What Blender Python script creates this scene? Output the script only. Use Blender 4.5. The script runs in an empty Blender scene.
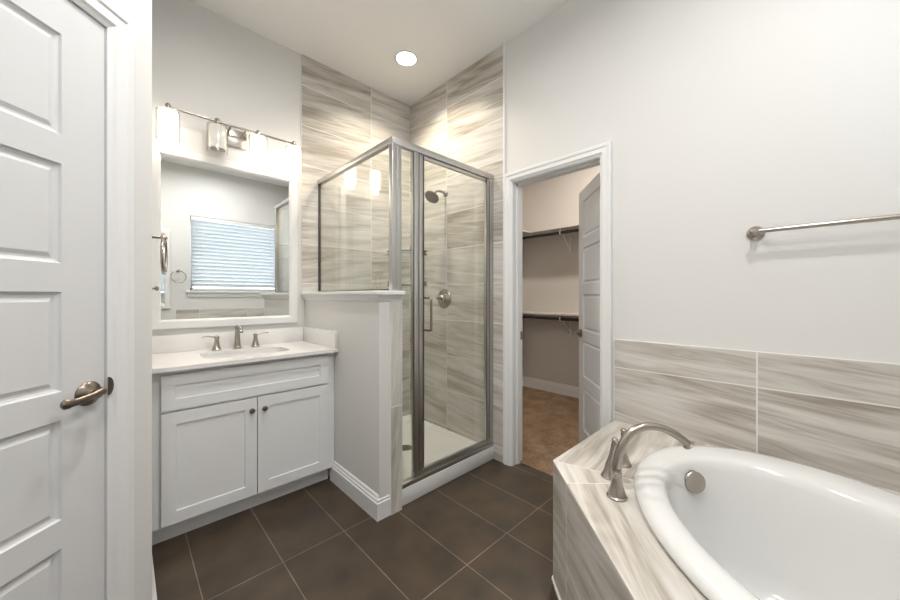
import bpy, bmesh, math, random
from mathutils import Matrix, Vector
random.seed(7)
SC = bpy.context.scene
COL = SC.collection
PI = math.pi
R2 = math.sqrt(0.5)

# ------------------------------------------------------------------ camera
CAM_H = 1.22
cd = bpy.data.cameras.new('camera')
cam = bpy.data.objects.new('camera', cd)
COL.objects.link(cam)
cd.sensor_width = 36.0
cd.lens = 36.0 * 341.0 / 900.0
cd.shift_y = -(300.0 - 296.3) / 900.0
cd.clip_start = 0.02
cam.location = (0, 0, CAM_H)
cam.rotation_euler = (PI / 2, 0, -math.radians(43.8))
SC.camera = cam

# ------------------------------------------------------------------ world, exposure
W = bpy.data.worlds.new('world')
SC.world = W
W.use_nodes = True
W.node_tree.nodes['Background'].inputs[0].default_value = (0.86, 0.93, 1.0, 1)
W.node_tree.nodes['Background'].inputs[1].default_value = 4.0
SC.view_settings.view_transform = 'Standard'
SC.view_settings.look = 'None'
SC.view_settings.gamma = 1.0
SC.view_settings.use_curve_mapping = False
SC.view_settings.exposure = 0.53
DOWN_W = 12.0        # watts of a room downlight
SHOWER_W = 9.0
CLOSET_W = 20.0
BULB_W = 0.15

# sky light enters through the one window (light portal filling its opening)
pl = bpy.data.lights.new('window_portal', 'AREA')
pl.shape = 'RECTANGLE'
pl.size = 1.2
pl.size_y = 1.08
pl.cycles.is_portal = True
po = bpy.data.objects.new('window_portal', pl)
COL.objects.link(po)
po.location = (1.29, -0.885, 1.84)
po.rotation_euler = (PI / 2, 0, PI)      # emits towards +Y

# ------------------------------------------------------------------ room numbers
XL, XR, YB, YR, XW, ZC = 0.074, 2.02, 2.67, -0.75, -0.98, 3.07
YC = 1.601                                # corner of left wall and angled wall
HW0, HW1, HWY = 1.01, 1.15, 1.61          # half wall faces and front end

# ------------------------------------------------------------------ materials
def mat(name, col=(0.8, 0.8, 0.8), rough=0.5, metal=0.0, spec=0.5, coat=0.0):
    m = bpy.data.materials.new(name)
    m.use_nodes = True
    b = m.node_tree.nodes['Principled BSDF']
    b.inputs['Base Color'].default_value = (*col, 1)
    b.inputs['Roughness'].default_value = rough
    b.inputs['Metallic'].default_value = metal
    b.inputs['Specular IOR Level'].default_value = spec
    b.inputs['Coat Weight'].default_value = coat
    return m

def nt(m):
    t = m.node_tree
    return t, t.nodes, t.links, t.nodes['Principled BSDF']

def noise_bump(m, scale, strength, dist=0.002, detail=3):
    t, n, l, b = nt(m)
    tc = n.new('ShaderNodeTexCoord')
    no = n.new('ShaderNodeTexNoise')
    no.inputs['Scale'].default_value = scale
    no.inputs['Detail'].default_value = detail
    bp = n.new('ShaderNodeBump')
    bp.inputs['Strength'].default_value = strength
    bp.inputs['Distance'].default_value = dist
    l.new(tc.outputs['Object'], no.inputs['Vector'])
    l.new(no.outputs['Fac'], bp.inputs['Height'])
    l.new(bp.outputs['Normal'], b.inputs['Normal'])
    return no

M = {}
M['wall'] = mat('wall_paint', (0.685, 0.675, 0.655), 0.6, spec=0.3)
noise_bump(M['wall'], 90, 0.10)
M['ceiling'] = mat('ceiling_paint', (0.83, 0.82, 0.80), 0.8, spec=0.2)
noise_bump(M['ceiling'], 80, 0.10)
M['trim'] = mat('trim_paint', (0.75, 0.75, 0.745), 0.35)
M['door'] = mat('door_paint', (0.655, 0.66, 0.665), 0.4)
M['cabinet'] = mat('cabinet_paint', (0.74, 0.745, 0.745), 0.35)
M['quartz'] = mat('white_quartz', (0.78, 0.765, 0.745), 0.2)
_n = noise_bump(M['quartz'], 60, 0.0)
M['porcelain'] = mat('porcelain', (0.78, 0.775, 0.76), 0.1, coat=0.3)
M['acrylic'] = mat('tub_acrylic', (0.72, 0.72, 0.71), 0.16, coat=0.4)
M['nickel'] = mat('brushed_nickel', (0.42, 0.385, 0.345), 0.27, 1.0)
M['pewter'] = mat('dark_pewter', (0.24, 0.205, 0.17), 0.28, 1.0)
M['alu'] = mat('satin_aluminium', (0.56, 0.55, 0.53), 0.34, 1.0)
M['alu_dark'] = mat('glazing_gasket', (0.05, 0.045, 0.04), 0.6)
M['chrome'] = mat('chrome', (0.75, 0.76, 0.77), 0.12, 1.0)
M['bronze'] = mat('shower_nickel', (0.30, 0.265, 0.225), 0.28, 1.0)
M['rod'] = mat('dark_closet_rod', (0.022, 0.018, 0.016), 0.4)
M['rubber'] = mat('nozzle_rubber', (0.06, 0.055, 0.05), 0.6)
M['plastic'] = mat('white_plastic', (0.72, 0.72, 0.70), 0.4)
M['mirror'] = mat('mirror_silver', (0.87, 0.89, 0.88), 0.01, 1.0)
M['grout'] = mat('grout', (0.74, 0.72, 0.68), 0.85, spec=0.2)
M['dark'] = mat('dark_gap', (0.03, 0.03, 0.03), 0.7)
M['closet_wall'] = mat('closet_paint', (0.62, 0.585, 0.55), 0.7, spec=0.2)
noise_bump(M['closet_wall'], 90, 0.1)

def emissive(name, col, strength):
    m = bpy.data.materials.new(name)
    m.use_nodes = True
    t, n, l, b = nt(m)
    b.inputs['Base Color'].default_value = (*col, 1)
    b.inputs['Emission Color'].default_value = (*col, 1)
    b.inputs['Emission Strength'].default_value = strength
    b.inputs['Roughness'].default_value = 0.4
    return m
M['lens'] = emissive('downlight_lens', (1.0, 0.96, 0.90), 9.0)
M['opal_lit'] = emissive('lit_opal_glass', (1.0, 0.90, 0.79), 2.7)
M['opal'] = mat('opal_glass', (0.80, 0.78, 0.74), 0.25)
nt(M['opal'])[3].inputs['Transmission Weight'].default_value = 0.0
M['opal'].node_tree.nodes['Principled BSDF'].inputs['Subsurface Weight'].default_value = 0.0

def glass(name, tint, refl=1.0):
    m = bpy.data.materials.new(name)
    m.use_nodes = True
    t = m.node_tree
    n, l = t.nodes, t.links
    n.remove(n['Principled BSDF'])
    tr = n.new('ShaderNodeBsdfTransparent')
    tr.inputs[0].default_value = (*tint, 1)
    gl = n.new('ShaderNodeBsdfGlossy')
    gl.inputs['Roughness'].default_value = 0.01
    gl.inputs[0].default_value = (refl, refl, refl, 1)
    lw = n.new('ShaderNodeLayerWeight')          # facing term, the same on both sides of the pane
    lw.inputs['Blend'].default_value = 0.5
    pw = n.new('ShaderNodeMath')
    pw.operation = 'POWER'
    pw.inputs[1].default_value = 4.0
    fr = n.new('ShaderNodeMath')
    fr.operation = 'MULTIPLY_ADD'
    fr.inputs[1].default_value = 0.95
    fr.inputs[2].default_value = 0.04
    l.new(lw.outputs['Facing'], pw.inputs[0])
    l.new(pw.outputs[0], fr.inputs[0])
    mx = n.new('ShaderNodeMixShader')
    l.new(fr.outputs[0], mx.inputs[0])
    l.new(tr.outputs[0], mx.inputs[1])
    l.new(gl.outputs[0], mx.inputs[2])
    l.new(mx.outputs[0], n['Material Output'].inputs[0])
    return m
M['glass'] = glass('shower_glass', (0.955, 0.97, 0.96))
M['shelf_glass'] = glass('shelf_glass', (0.94, 0.965, 0.955))
M['shelf_edge'] = mat('shelf_glass_edge', (0.10, 0.125, 0.115), 0.2)
M['sleeve'] = glass('clear_lamp_glass', (0.98, 0.98, 0.97), 0.7)
M['pane'] = glass('window_glass', (0.95, 0.97, 0.97))

def translucent(name, col, k):
    m = bpy.data.materials.new(name)
    m.use_nodes = True
    t = m.node_tree
    n, l = t.nodes, t.links
    b = n['Principled BSDF']
    b.inputs['Base Color'].default_value = (*col, 1)
    b.inputs['Roughness'].default_value = 0.5
    tr = n.new('ShaderNodeBsdfTranslucent')
    tr.inputs[0].default_value = (*col, 1)
    mx = n.new('ShaderNodeMixShader')
    mx.inputs[0].default_value = k
    l.new(b.outputs[0], mx.inputs[1])
    l.new(tr.outputs[0], mx.inputs[2])
    l.new(mx.outputs[0], n['Material Output'].inputs[0])
    return m
M['slat'] = translucent('blind_slat', (0.80, 0.82, 0.84), 0.20)

def marble():
    m = mat('wood_look_marble_tile', (0.6, 0.56, 0.5), 0.42, spec=0.35)
    t, n, l, b = nt(m)
    uv = n.new('ShaderNodeUVMap')
    uv.uv_map = 'UVMap'
    rot = n.new('ShaderNodeMapping')
    rot.inputs['Rotation'].default_value = (0, 0, math.radians(-6))
    l.new(uv.outputs[0], rot.inputs['Vector'])
    def layer(sx, sy, det, dis):
        mp = n.new('ShaderNodeMapping')
        mp.inputs['Scale'].default_value = (sx, sy, 1)
        no = n.new('ShaderNodeTexNoise')
        no.noise_dimensions = '2D'
        no.inputs['Scale'].default_value = 1.0
        no.inputs['Detail'].default_value = det
        no.inputs['Roughness'].default_value = 0.55
        no.inputs['Distortion'].default_value = dis
        l.new(rot.outputs[0], mp.inputs['Vector'])
        l.new(mp.outputs[0], no.inputs['Vector'])
        return no
    a = layer(1.0, 9.0, 3, 0.8)
    c = layer(2.6, 38.0, 4, 0.9)
    mix = n.new('ShaderNodeMix')
    mix.inputs[0].default_value = 0.40
    l.new(a.outputs['Fac'], mix.inputs[2])
    l.new(c.outputs['Fac'], mix.inputs[3])
    cr = n.new('ShaderNodeValToRGB')
    e = cr.color_ramp.elements
    e[0].position = 0.31
    e[0].color = (0.31, 0.275, 0.23, 1)
    e[1].position = 0.70
    e[1].color = (0.67, 0.65, 0.615, 1)
    x = cr.color_ramp.elements.new(0.405); x.color = (0.42, 0.385, 0.335, 1)
    x = cr.color_ramp.elements.new(0.50); x.color = (0.53, 0.50, 0.455, 1)
    x = cr.color_ramp.elements.new(0.585); x.color = (0.60, 0.575, 0.535, 1)
    tone = n.new('ShaderNodeTexNoise')
    tone.noise_dimensions = '2D'
    tone.inputs['Scale'].default_value = 0.35
    tone.inputs['Detail'].default_value = 0.0
    l.new(rot.outputs[0], tone.inputs['Vector'])
    tm = n.new('ShaderNodeMath')
    tm.operation = 'MULTIPLY_ADD'
    tm.inputs[1].default_value = 0.20
    tm.inputs[2].default_value = -0.10
    l.new(tone.outputs['Fac'], tm.inputs[0])
    ta = n.new('ShaderNodeMath')
    ta.operation = 'ADD'
    l.new(mix.outputs[0], ta.inputs[0])
    l.new(tm.outputs[0], ta.inputs[1])
    l.new(ta.outputs[0], cr.inputs[0])
    l.new(cr.outputs[0], b.inputs['Base Color'])
    return m
M['tile'] = marble()

def floor_tile():
    m = mat('brown_floor_tile', (0.06, 0.045, 0.033), 0.42)
    t, n, l, b = nt(m)
    tc = n.new('ShaderNodeTexCoord')
    mp = n.new('ShaderNodeMapping')
    mp.inputs['Location'].default_value = (-0.2318 + 0.2987 * 20, -1.0645 + 0.595 * 20, 0)
    br = n.new('ShaderNodeTexBrick')
    br.offset = 0.0
    br.squash = 1.0
    br.inputs['Scale'].default_value = 1.0
    br.inputs['Brick Width'].default_value = 0.2987
    br.inputs['Row Height'].default_value = 0.595
    br.inputs['Mortar Size'].default_value = 0.0022
    br.inputs['Mortar Smooth'].default_value = 0.2
    br.inputs['Color1'].default_value = (0.051, 0.036, 0.0235, 1)
    br.inputs['Color2'].default_value = (0.064, 0.047, 0.031, 1)
    br.inputs['Mortar'].default_value = (0.20, 0.165, 0.13, 1)
    l.new(tc.outputs['Object'], mp.inputs['Vector'])
    l.new(mp.outputs[0], br.inputs['Vector'])
    no = n.new('ShaderNodeTexNoise')
    no.inputs['Scale'].default_value = 6.0
    no.inputs['Detail'].default_value = 5
    l.new(tc.outputs['Object'], no.inputs['Vector'])
    cr = n.new('ShaderNodeValToRGB')
    cr.color_ramp.elements[0].position = 0.3
    cr.color_ramp.elements[0].color = (0.62, 0.64, 0.68, 1)
    cr.color_ramp.elements[1].position = 0.7
    cr.color_ramp.elements[1].color = (1.35, 1.27, 1.18, 1)
    l.new(no.outputs['Fac'], cr.inputs[0])
    mx = n.new('ShaderNodeMix')
    mx.data_type = 'RGBA'
    mx.blend_type = 'MULTIPLY'
    mx.inputs[0].default_value = 1.0
    l.new(br.outputs['Color'], mx.inputs[6])
    l.new(cr.outputs[0], mx.inputs[7])
    l.new(mx.outputs[2], b.inputs['Base Color'])
    bp = n.new('ShaderNodeBump')
    bp.invert = True
    bp.inputs['Distance'].default_value = 0.0015
    bp.inputs['Strength'].default_value = 0.5
    l.new(br.outputs['Fac'], bp.inputs['Height'])
    l.new(bp.outputs[0], b.inputs['Normal'])
    return m
M['floor'] = floor_tile()

def carpet():
    m = mat('brown_carpet', (0.25, 0.17, 0.11), 0.95, spec=0.1)
    t, n, l, b = nt(m)
    tc = n.new('ShaderNodeTexCoord')
    no = n.new('ShaderNodeTexNoise')
    no.inputs['Scale'].default_value = 55
    no.inputs['Detail'].default_value = 6
    n2 = n.new('ShaderNodeTexNoise')
    n2.inputs['Scale'].default_value = 6
    l.new(tc.outputs['Object'], no.inputs['Vector'])
    l.new(tc.outputs['Object'], n2.inputs['Vector'])
    ad = n.new('ShaderNodeMath')
    ad.operation = 'ADD'
    l.new(no.outputs['Fac'], ad.inputs[0])
    l.new(n2.outputs['Fac'], ad.inputs[1])
    cr = n.new('ShaderNodeValToRGB')
    cr.color_ramp.elements[0].position = 0.38
    cr.color_ramp.elements[0].color = (0.15, 0.098, 0.060, 1)
    cr.color_ramp.elements[1].position = 0.64
    cr.color_ramp.elements[1].color = (0.29, 0.20, 0.128, 1)
    hv = n.new('ShaderNodeMath')
    hv.operation = 'MULTIPLY'
    hv.inputs[1].default_value = 0.5
    l.new(ad.outputs[0], hv.inputs[0])
    l.new(hv.outputs[0], cr.inputs[0])
    l.new(cr.outputs[0], b.inputs['Base Color'])
    bp = n.new('ShaderNodeBump')
    bp.inputs['Strength'].default_value = 0.6
    bp.inputs['Distance'].default_value = 0.006
    l.new(no.outputs['Fac'], bp.inputs['Height'])
    l.new(bp.outputs[0], b.inputs['Normal'])
    return m
M['carpet'] = carpet()

# ------------------------------------------------------------------ object helpers
def frame(origin, xdir, ydir):
    """matrix whose local x, y follow the given horizontal directions and z is up"""
    x = Vector((*xdir, 0)).normalized()
    y = Vector((*ydir, 0)).normalized()
    return Matrix(((x.x, y.x, 0, origin[0]), (x.y, y.y, 0, origin[1]), (0, 0, 1, origin[2] if len(origin) > 2 else 0), (0, 0, 0, 1)))

def thing(name, label, cat, loc=(0, 0, 0), group=None, kind=None):
    o = bpy.data.objects.new(name, None)
    o.empty_display_size = 0.05
    COL.objects.link(o)
    o.location = loc
    o['label'] = label
    o['category'] = cat
    if group: o['group'] = group
    if kind: o['kind'] = kind
    return o

def root_of(o):
    while o.parent: o = o.parent
    return o

def obj(name, bm, mats, parent=None, label=None, cat=None, group=None, kind=None, sharp=32, recalc=True, flat=False):
    if recalc:
        bmesh.ops.remove_doubles(bm, verts=bm.verts, dist=1e-6)
        bmesh.ops.recalc_face_normals(bm, faces=bm.faces)
    if parent is not None:
        bm.transform(Matrix.Translation(-Vector(root_of(parent).location)))
    for f in bm.faces: f.smooth = not flat
    lim = math.radians(sharp)
    for e in bm.edges:
        if len(e.link_faces) == 2 and e.calc_face_angle(0) > lim: e.smooth = False
    me = bpy.data.meshes.new(name)
    bm.to_mesh(me)
    bm.free()
    for m in (mats if isinstance(mats, (list, tuple)) else [mats]):
        me.materials.append(M[m])
    o = bpy.data.objects.new(name, me)
    COL.objects.link(o)
    if parent is not None: o.parent = parent
    if label: o['label'] = label
    if cat: o['category'] = cat
    if group: o['group'] = group
    if kind: o['kind'] = kind
    return o

def struct(name, bm, mats, label, cat):
    tiled = isinstance(mats, list)
    return obj(name, bm, mats, None, label, cat, None, 'structure', sharp=14, recalc=not tiled, flat=tiled)

def B(): return bmesh.new()

def box(bm, x0, x1, y0, y1, z0, z1, mx=None, bev=0.0, seg=2):
    r = bmesh.ops.create_cube(bm, size=1.0)
    vs = r['verts']
    for v in vs:
        v.co = Vector(((x0 + x1) / 2 + v.co.x * (x1 - x0), (y0 + y1) / 2 + v.co.y * (y1 - y0), (z0 + z1) / 2 + v.co.z * (z1 - z0)))
    if bev:
        es = list({e for v in vs for e in v.link_edges})
        g = bmesh.ops.bevel(bm, geom=es, offset=bev, segments=seg, affect='EDGES', profile=0.5)
        vs = list({v for f in g['faces'] for v in f.verts} | {v for v in vs if v.is_valid})
    if mx is not None:
        done = set()
        for v in vs:
            if v.is_valid and v not in done:
                v.co = mx @ v.co
                done.add(v)
    return vs

def lathe(bm, prof, mx=None, n=32, cap=True):
    """prof: (radius, height) pairs around local z"""
    rings = []
    mx = mx or Matrix()
    for r, z in prof:
        if r < 1e-6:
            rings.append([bm.verts.new(mx @ Vector((0, 0, z)))])
        else:
            rings.append([bm.verts.new(mx @ Vector((r * math.cos(2 * PI * i / n), r * math.sin(2 * PI * i / n), z))) for i in range(n)])
    for a, b in zip(rings, rings[1:]):
        if len(a) == 1 and len(b) == 1: continue
        for i in range(n):
            j = (i + 1) % n
            if len(a) == 1: bm.faces.new((a[0], b[j], b[i]))
            elif len(b) == 1: bm.faces.new((a[i], a[j], b[0]))
            else: bm.faces.new((a[i], a[j], b[j], b[i]))
    if cap:
        for r in (rings[0], rings[-1]):
            if len(r) > 2: bm.faces.new(r)
    return rings

def loft(bm, rings, cap0=True, cap1=True):
    vr = [[bm.verts.new(p) for p in r] for r in rings]
    n = len(vr[0])
    for a, b in zip(vr, vr[1:]):
        for i in range(n):
            j = (i + 1) % n
            bm.faces.new((a[i], a[j], b[j], b[i]))
    if cap0: bm.faces.new(vr[0])
    if cap1: bm.faces.new(vr[-1])

def tube(bm, pts, rad, n=14, sq=None):
    """pts: path; rad: radius or list; sq: optional (a, b) stretch of the section"""
    pts = [Vector(p) for p in pts]
    k = len(pts)
    rad = rad if isinstance(rad, (list, tuple)) else [rad] * k
    tan = []
    for i in range(k):
        d = pts[min(i + 1, k - 1)] - pts[max(i - 1, 0)]
        tan.append(d.normalized())
    up = Vector((0, 0, 1)) if abs(tan[0].z) < 0.9 else Vector((1, 0, 0))
    s = tan[0].cross(up).normalized()
    rings = []
    for i in range(k):
        s = (s - tan[i] * s.dot(tan[i])).normalized()
        u = tan[i].cross(s)
        a, b = sq or (1, 1)
        rings.append([pts[i] + (s * math.cos(2 * PI * j / n) * a + u * math.sin(2 * PI * j / n) * b) * rad[i] for j in range(n)])
    loft(bm, rings)

def smooth_path(pts, sub=6):
    """Catmull-Rom through pts"""
    P = [Vector(p) for p in pts]
    out = []
    for i in range(len(P) - 1):
        p0 = P[i - 1] if i else P[0] * 2 - P[1]
        p1, p2 = P[i], P[i + 1]
        p3 = P[i + 2] if i + 2 < len(P) else P[-1] * 2 - P[-2]
        for j in range(sub):
            t = j / sub
            out.append(0.5 * ((2 * p1) + (p2 - p0) * t + (2 * p0 - 5 * p1 + 4 * p2 - p3) * t * t + (3 * p1 - p0 - 3 * p2 + p3) * t ** 3))
    out.append(P[-1])
    return out

def axis_mx(origin, d):
    """local z along d"""
    return Matrix.Translation(origin) @ Vector(d).to_track_quat('Z', 'Y').to_matrix().to_4x4()

def prism(bm, poly, z0, z1, mx=None):
    mx = mx or Matrix()
    a = [bm.verts.new(mx @ Vector((x, y, z0))) for x, y in poly]
    b = [bm.verts.new(mx @ Vector((x, y, z1))) for x, y in poly]
    n = len(poly)
    bm.faces.new(a); bm.faces.new(b)
    for i in range(n):
        bm.faces.new((a[i], a[(i + 1) % n], b[(i + 1) % n], b[i]))

def wall_with_hole(bm, mx, u0, u1, t, h, hole):
    """slab in local x (u) and z; faces at y=0 and y=-t; hole = (a0,a1,z0,z1)"""
    a0, a1, z0, z1 = hole
    box(bm, u0, a0, -t, 0, 0, h, mx)
    box(bm, a1, u1, -t, 0, 0, h, mx)
    box(bm, a0, a1, -t, 0, z1, h, mx)
    if z0 > 0: box(bm, a0, a1, -t, 0, 0, z0, mx)

CASING = [(0, 0.0), (0, 0.006), (0.010, 0.011), (0.016, 0.017), (0.040, 0.017), (0.045, 0.021), (0.060, 0.022), (0.064, 0.018), (0.064, 0.0)]
def casing(bm, mx, x0, x1, z1, prof=CASING, k=1.0):
    cols = []
    for w, t in prof:
        w *= k
        pts = [(x0 - w, 0), (x0 - w, z1 + w), (x1 + w, z1 + w), (x1 + w, 0)]
        cols.append([bm.verts.new(mx @ Vector((x, t, z))) for x, z in pts])
    for a, b in zip(cols, cols[1:]):
        for i in range(3): bm.faces.new((a[i], a[i + 1], b[i + 1], b[i]))
    for i in (0, 3): bm.faces.new([c[i] for c in cols])

BASE = [(0, 0), (0.018, 0), (0.018, 0.092), (0.0125, 0.098), (0.0125, 0.105), (0.0145, 0.108), (0.0085, 0.117), (0.0085, 0.124), (0.004, 0.132), (0, 0.132)]
def baseboard(bm, path, prof=BASE):
    """path: 2D wall line; the board grows to the left of the walking direction"""
    P = [Vector(p) for p in path]
    offs = []
    for i in range(len(P)):
        ns = []
        for a, b in ((i - 1, i), (i, i + 1)):
            if a >= 0 and b < len(P):
                d = (P[b] - P[a]).normalized()
                ns.append(Vector((-d.y, d.x)))
        if len(ns) == 1: offs.append(ns[0])
        else:
            m = (ns[0] + ns[1]).normalized()
            offs.append(m / m.dot(ns[0]))
    rings = [[Vector((*(P[i] + offs[i] * t), z)) for t, z in prof] for i in range(len(P))]
    loft(bm, rings)

def panel_leaf(bm, mx, w, h, t, x0, x1, panels, rings):
    """door leaf: front face at y=0 with recessed panels; body back to y=-t"""
    def q(*p): bm.faces.new([bm.verts.new(mx @ Vector(c)) for c in p])
    def fq(a0, a1, b0, b1): q((a0, 0, b0), (a1, 0, b0), (a1, 0, b1), (a0, 0, b1))
    fq(0, x0, 0, h); fq(x1, w, 0, h)
    ps = sorted(panels)
    z = 0
    for p0, p1 in ps:
        fq(x0, x1, z, p0)
        z = p1
        last = None
        for ins, dep in rings:
            r = [bm.verts.new(mx @ Vector(c)) for c in ((x0 + ins, dep, p0 + ins), (x1 - ins, dep, p0 + ins), (x1 - ins, dep, p1 - ins), (x0 + ins, dep, p1 - ins))]
            if last:
                for i in range(4): bm.faces.new((last[i], last[(i + 1) % 4], r[(i + 1) % 4], r[i]))
            last = r
        bm.faces.new(last)
    fq(x0, x1, z, h)
    q((0, -t, 0), (w, -t, 0), (w, -t, h), (0, -t, h))
    q((0, 0, 0), (0, -t, 0), (0, -t, h), (0, 0, h))
    q((w, 0, 0), (w, -t, 0), (w, -t, h), (w, 0, h))
    q((0, 0, 0), (w, 0, 0), (w, -t, 0), (0, -t, 0))
    q((0, 0, h), (w, 0, h), (w, -t, h), (0, -t, h))
    yd = (mx.to_3x3() @ Vector((0, 1, 0))).normalized()
    mid = mx @ Vector((w / 2, -t / 2, h / 2))
    bm.normal_update()
    for f in bm.faces:
        d = f.normal.dot(yd)
        c = mx.inverted() @ f.calc_center_median()
        if c.y > -t * 0.45 and 0.001 < c.x < w - 0.001 and 0.001 < c.z < h - 0.001: ok = d > 0
        else: ok = f.normal.dot(f.calc_center_median() - mid) > 0
        if not ok: f.normal_flip()

def inset_poly(poly, d):
    n = len(poly)
    area = sum(poly[i][0] * poly[(i + 1) % n][1] - poly[(i + 1) % n][0] * poly[i][1] for i in range(n))
    s = 1 if area > 0 else -1
    out = []
    for i in range(n):
        p0, p1, p2 = Vector(poly[i - 1]), Vector(poly[i]), Vector(poly[(i + 1) % n])
        d0, d1 = (p1 - p0).normalized(), (p2 - p1).normalized()
        n0, n1 = Vector((-d0.y, d0.x)) * s, Vector((-d1.y, d1.x)) * s
        m = (n0 + n1).normalized()
        out.append(p1 + m * (d / max(0.2, m.dot(n0))))
    return [(p.x, p.y) for p in out]

def tile_panel(bm, mx, cells, th=0.010, gap=0.0028, back=True, swap=False):
    """cells: polygons in local (x, z); tiles are slabs from y=0 to y=th on a grout bed. material 0 grout, 1 tile"""
    uv = bm.loops.layers.uv.get('UVMap') or bm.loops.layers.uv.new('UVMap')
    for poly in cells:
        for lay in ((0, th * 0.985, 0.0), (1, th, gap)):
            mi, h, ins = lay
            pp = inset_poly(poly, ins) if ins else poly
            a = [bm.verts.new(mx @ Vector((x, 0, z))) for x, z in pp]
            b = [bm.verts.new(mx @ Vector((x, h, z))) for x, z in pp]
            fs = [bm.faces.new(b)]
            n = len(pp)
            for i in range(n): fs.append(bm.faces.new((a[i], a[(i + 1) % n], b[(i + 1) % n], b[i])))
            ox, oz = random.uniform(0, 40), random.uniform(0, 40)
            inv = mx.inverted()
            for f in fs:
                f.material_index = mi
                for lp in f.loops:
                    c = inv @ lp.vert.co
                    lp[uv].uv = (c.z + ox, c.x + oz) if swap else (c.x + ox, c.z + oz)

def rect(x0, x1, z0, z1): return [(x0, z0), (x1, z0), (x1, z1), (x0, z1)]

def ring_mesh(bm, centre, inner_r, poly, z, n=96, rot=0.0):
    """flat ring between a closed curve inner_r(angle) and a star-shaped polygon"""
    cx, cy = centre
    angs = [2 * PI * i / n for i in range(n)] + [math.atan2(y - cy, x - cx) % (2 * PI) for x, y in poly]
    angs = sorted(set(round(a, 6) for a in angs))
    vi, vo = [], []
    for a in angs:
        d = Vector((math.cos(a), math.sin(a)))
        best = None
        for i in range(len(poly)):
            p, q = Vector(poly[i]), Vector(poly[(i + 1) % len(poly)])
            e = q - p
            den = d.x * e.y - d.y * e.x
            if abs(den) < 1e-9: continue
            w = p - Vector((cx, cy))
            t = (w.x * e.y - w.y * e.x) / den
            s = (w.x * d.y - w.y * d.x) / den
            if t > 0 and -1e-6 <= s <= 1 + 1e-6 and (best is None or t < best): best = t
        r = inner_r(a)
        vi.append(bm.verts.new((cx + d.x * r, cy + d.y * r, z)))
        vo.append(bm.verts.new((cx + d.x * best, cy + d.y * best, z)))
    k = len(angs)
    for i in range(k):
        j = (i + 1) % k
        bm.faces.new((vi[i], vi[j], vo[j], vo[i]))
    return vi, vo

# ------------------------------------------------------------------ wall frames
F_BACK = frame((0, YB), (1, 0), (0, -1))          # x = world X, y = into the room
F_RIGHT = frame((XR, 0), (0, 1), (-1, 0))         # x = world Y
F_DIAG = frame((XL, YC), (-1, -1), (1, -1))       # x = distance from the corner
F_REAR = frame((0, YR), (1, 0), (0, 1))
F_LEFT = frame((XL, 0), (0, 1), (1, 0))

# ================================================================== STRUCTURE
bm = B()
for poly in ([(XL - 0.1, YB + 0.1), (XL - 0.1, YC), (XW - 0.1, YC + XW - XL - 0.1 + 0.1), (XW - 0.1, YR - 0.1), (2.10, YR - 0.1), (2.10, YB + 0.1)],):
    prism(bm, poly, -0.05, 0.0)
struct('floor', bm, 'floor', 'dark brown rectangular floor tiles with pale grout lines', 'floor')
bm = B()
box(bm, 2.10, 4.05, 0.1, 2.80, -0.05, 0.004)
struct('floor_closet', bm, 'carpet', 'brown carpet floor inside the walk-in closet', 'carpet')
bm = B()
box(bm, -1.25, 4.05, YR - 0.2, YB + 0.13, ZC, ZC + 0.08)
struct('ceiling', bm, 'ceiling', 'plain pale painted ceiling over the whole bathroom', 'ceiling')

bm = B()
box(bm, XL - 0.12, XR + 0.12, YB, YB + 0.12, 0, ZC)
struct('wall_back', bm, 'wall', 'pale painted wall behind the vanity mirror and shower', 'wall')
bm = B()
box(bm, XL - 0.12, XL, YC + 0.005, YB, 0, ZC)
struct('wall_left', bm, 'wall', 'short side wall carrying the towel ring beside the vanity', 'wall')

DOOR_H = 2.045
D1A, D1B = 0.160, 0.160 + 0.765                    # angled-wall door opening (distance along the wall)
DIAG_LEN = (XL - XW) / R2
bm = B()
wall_with_hole(bm, F_DIAG, 0.0, DIAG_LEN, 0.12, ZC, (D1A - 0.015, D1B + 0.015, 0, DOOR_H + 0.015))
struct('wall_diagonal', bm, 'wall', 'angled pale wall holding the closed white panel door', 'wall')
bm = B()
box(bm, XW - 0.12, XW, YR - 0.1, YC + XW - XL + 0.05, 0, ZC)
struct('wall_left_rear', bm, 'wall', 'plain pale wall beyond the angled door wall', 'wall')

WX0, WX1, WZ0, WZ1 = 0.69, 1.89, 1.30, 2.375       # window in the rear wall
bm = B()
wall_with_hole(bm, F_REAR, XW - 0.12, XR + 0.12, 0.16, ZC, (WX0, WX1, WZ0, WZ1))
struct('wall_rear', bm, 'wall', 'pale window wall seen reflected in the vanity mirror', 'wall')

DY0, DY1, DZ = 0.835, 1.455, 2.035                 # closet door opening in the right wall
bm = B()
wall_with_hole(bm, F_RIGHT, YR - 0.16, YB + 0.12, 0.12, ZC, (DY0 - 0.015, DY1 + 0.015, 0, DZ + 0.015))
struct('wall_right', bm, 'wall', 'long pale painted wall with closet doorway and towel bar', 'wall')

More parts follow.
